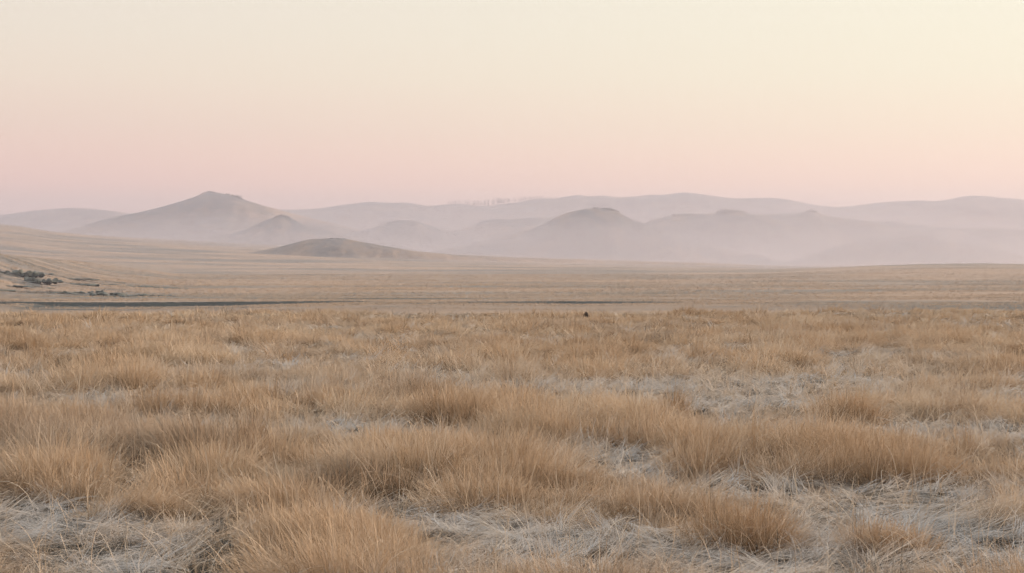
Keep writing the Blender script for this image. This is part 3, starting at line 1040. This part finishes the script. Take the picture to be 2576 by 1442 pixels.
for px, py, r, h, nb, tone, lab in SINGLES:
    ds = np.linspace(5, 52, 4000)
    gz = ground(x_at(px, ds), ds)
    d = float(ds[np.where(z_at(py, ds) <= gz)[0][0]])
    b = Blades()
    one = np.ones(1)
    upright = lab.startswith('narrow') or lab.startswith('rusty')
    cx, cy = float(x_at(px, d)), d
    for part in range(1 if upright else 4):        # a tussock is a few crowns grown together
        ax = 0.0 if upright else float(rng.normal(0, 0.55)) * r
        ay = 0.0 if upright else float(rng.normal(0, 0.35)) * r
        n = int(nb * (0.55 if upright else 0.22))
        a = rng.random(n) * 2 * np.pi; q = rng.random(n) ** 0.6
        hh = h * (1.0 if upright else float(rng.uniform(0.7, 1.1)))
        x = cx + ax + q * np.cos(a) * r * 0.8; y = cy + ay + q * np.sin(a) * r * 0.6
        lx = q * np.cos(a) * (0.3 if upright else 0.8) + rng.normal(0, 0.2, n) + (0.9 if 'leaning right' in lab else 0.08)
        ly = q * np.sin(a) * (0.3 if upright else 0.8) + rng.normal(0, 0.2, n)
        th = np.clip(np.hypot(lx, ly) * 0.62, 0, 1.25)
        L = (hh * (0.3 + 0.7 * np.sqrt(1 - 0.85 * q * q)) + 0.02) * np.clip(rng.normal(1, 0.18, n), 0.4, 1.5)
        thick = np.where(rng.random(n) < 0.22, 1.8, 0.9)
        b.add(x, y, ground(x, y) - 0.01, L, np.arctan2(ly, lx), th, np.clip(rng.normal(0.42, 0.35, n), -0.2, 1.7) * (0.5 + 0.8 * q), rng.normal(0, 0.5, n),
              (0.0019 + 0.00010 * d) * thick * rng.uniform(0.75, 1.25, n), tone + rng.normal(0, 0.18, n), np.abs(rng.normal(0, 0.06, n)), 5)
    o = b.build('grass_tussock')
    tag(o, lab, 'grass tussock', 'grass tussocks that stand out')

g1 = stand.build('grass')
tag(g1, 'tall dry straw coloured grass standing in tussocks over the near field', 'grass', kind='stuff')
g2 = mat_.build('flattened_grass')
tag(g2, 'frosty flattened straw lying between the standing grass', 'grass', kind='stuff')
print('blade vertices', stand.n, mat_.n)

# a small dark stone showing above the grass near the far edge of the field
ds = 45.0
sx = float(x_at(1475, ds))
me = rock_mesh('stone', [(0, 0, 0.07, 0.10, 0.10, 0.15), (0.05, 0.02, 0.05, 0.09, 0.08, 0.12), (-0.06, -0.03, 0.05, 0.08, 0.08, 0.12)], 77)
me.materials.clear(); me.materials.append(STONE)
st = bpy.data.objects.new('stone', me)
COL.objects.link(st)
st.location = (sx, ds, float(ground(np.array([sx]), np.array([ds]))[0]))
tag(st, 'small dark stone showing above the grass near the far edge of the field', 'stone')

# ------------------------------------------------------------------ air
HAZE = volume_mat('haze_air', (0.545, 0.535, 0.612), 0.00020, 0.35)
zl = floor_z(10000.0) - 3
zh = max(float(v[1].max()) for v in RIDGES.values()) + 60
bx = 10300.0
co = np.array([(sx_ * bx, sy_ * bx, z_) for z_ in (zl - 1, zh) for sx_, sy_ in ((-1, -1), (1, -1), (1, 1), (-1, 1))], float)
fa = np.array([(0, 3, 2, 1), (4, 5, 6, 7), (0, 1, 5, 4), (1, 2, 6, 5), (2, 3, 7, 6), (3, 0, 4, 7)])
hz = mesh_from('haze', co, fa, HAZE, False)
tag(hz, kind='stuff')

# ground mist lying in the valley before the hills: a low lens of paler air
MIST = volume_mat('valley_mist', (0.585, 0.568, 0.622), 0.00125, 0.3)
nr, nc = 41, 81
U, V = np.meshgrid(np.linspace(-1, 1, nc), np.linspace(0, 1, nr))
X = (300 + U * 1750) * (0.55 + 0.65 * V); Y = 1050 + V * 3700
ridge = np.where(V < 0.32, V / 0.32, (1 - V) / 0.68)
env = ridge ** 3.7 * np.clip(1 - np.abs(U) ** 3, 0, 1) * (1 - 0.4 * smooth(0.1, 0.7, U)) * (1 + 0.22 * fbm(X / 600, Y / 900, 400, 3))
top = floor_z(Y) - 1 + 92 * env + 0.2
bot = floor_z(Y) - 4 - 3 * env
co = np.concatenate([np.stack([X, Y, top], -1).reshape(-1, 3), np.stack([X, Y, bot], -1).reshape(-1, 3)])
f1 = grid_faces(nr, nc)
nn = nr * nc
f2 = f1[:, ::-1] + nn
rim = [i for i in range(nc)] + [r * nc + nc - 1 for r in range(1, nr)] + [(nr - 1) * nc + i for i in range(nc - 2, -1, -1)] + [r * nc for r in range(nr - 2, 0, -1)]
side = np.array([(rim[i], rim[i - 1], rim[i - 1] + nn, rim[i] + nn) for i in range(len(rim))])
ms = mesh_from('mist', co, np.concatenate([f1, f2, side]), MIST, True)
tag(ms, kind='stuff')
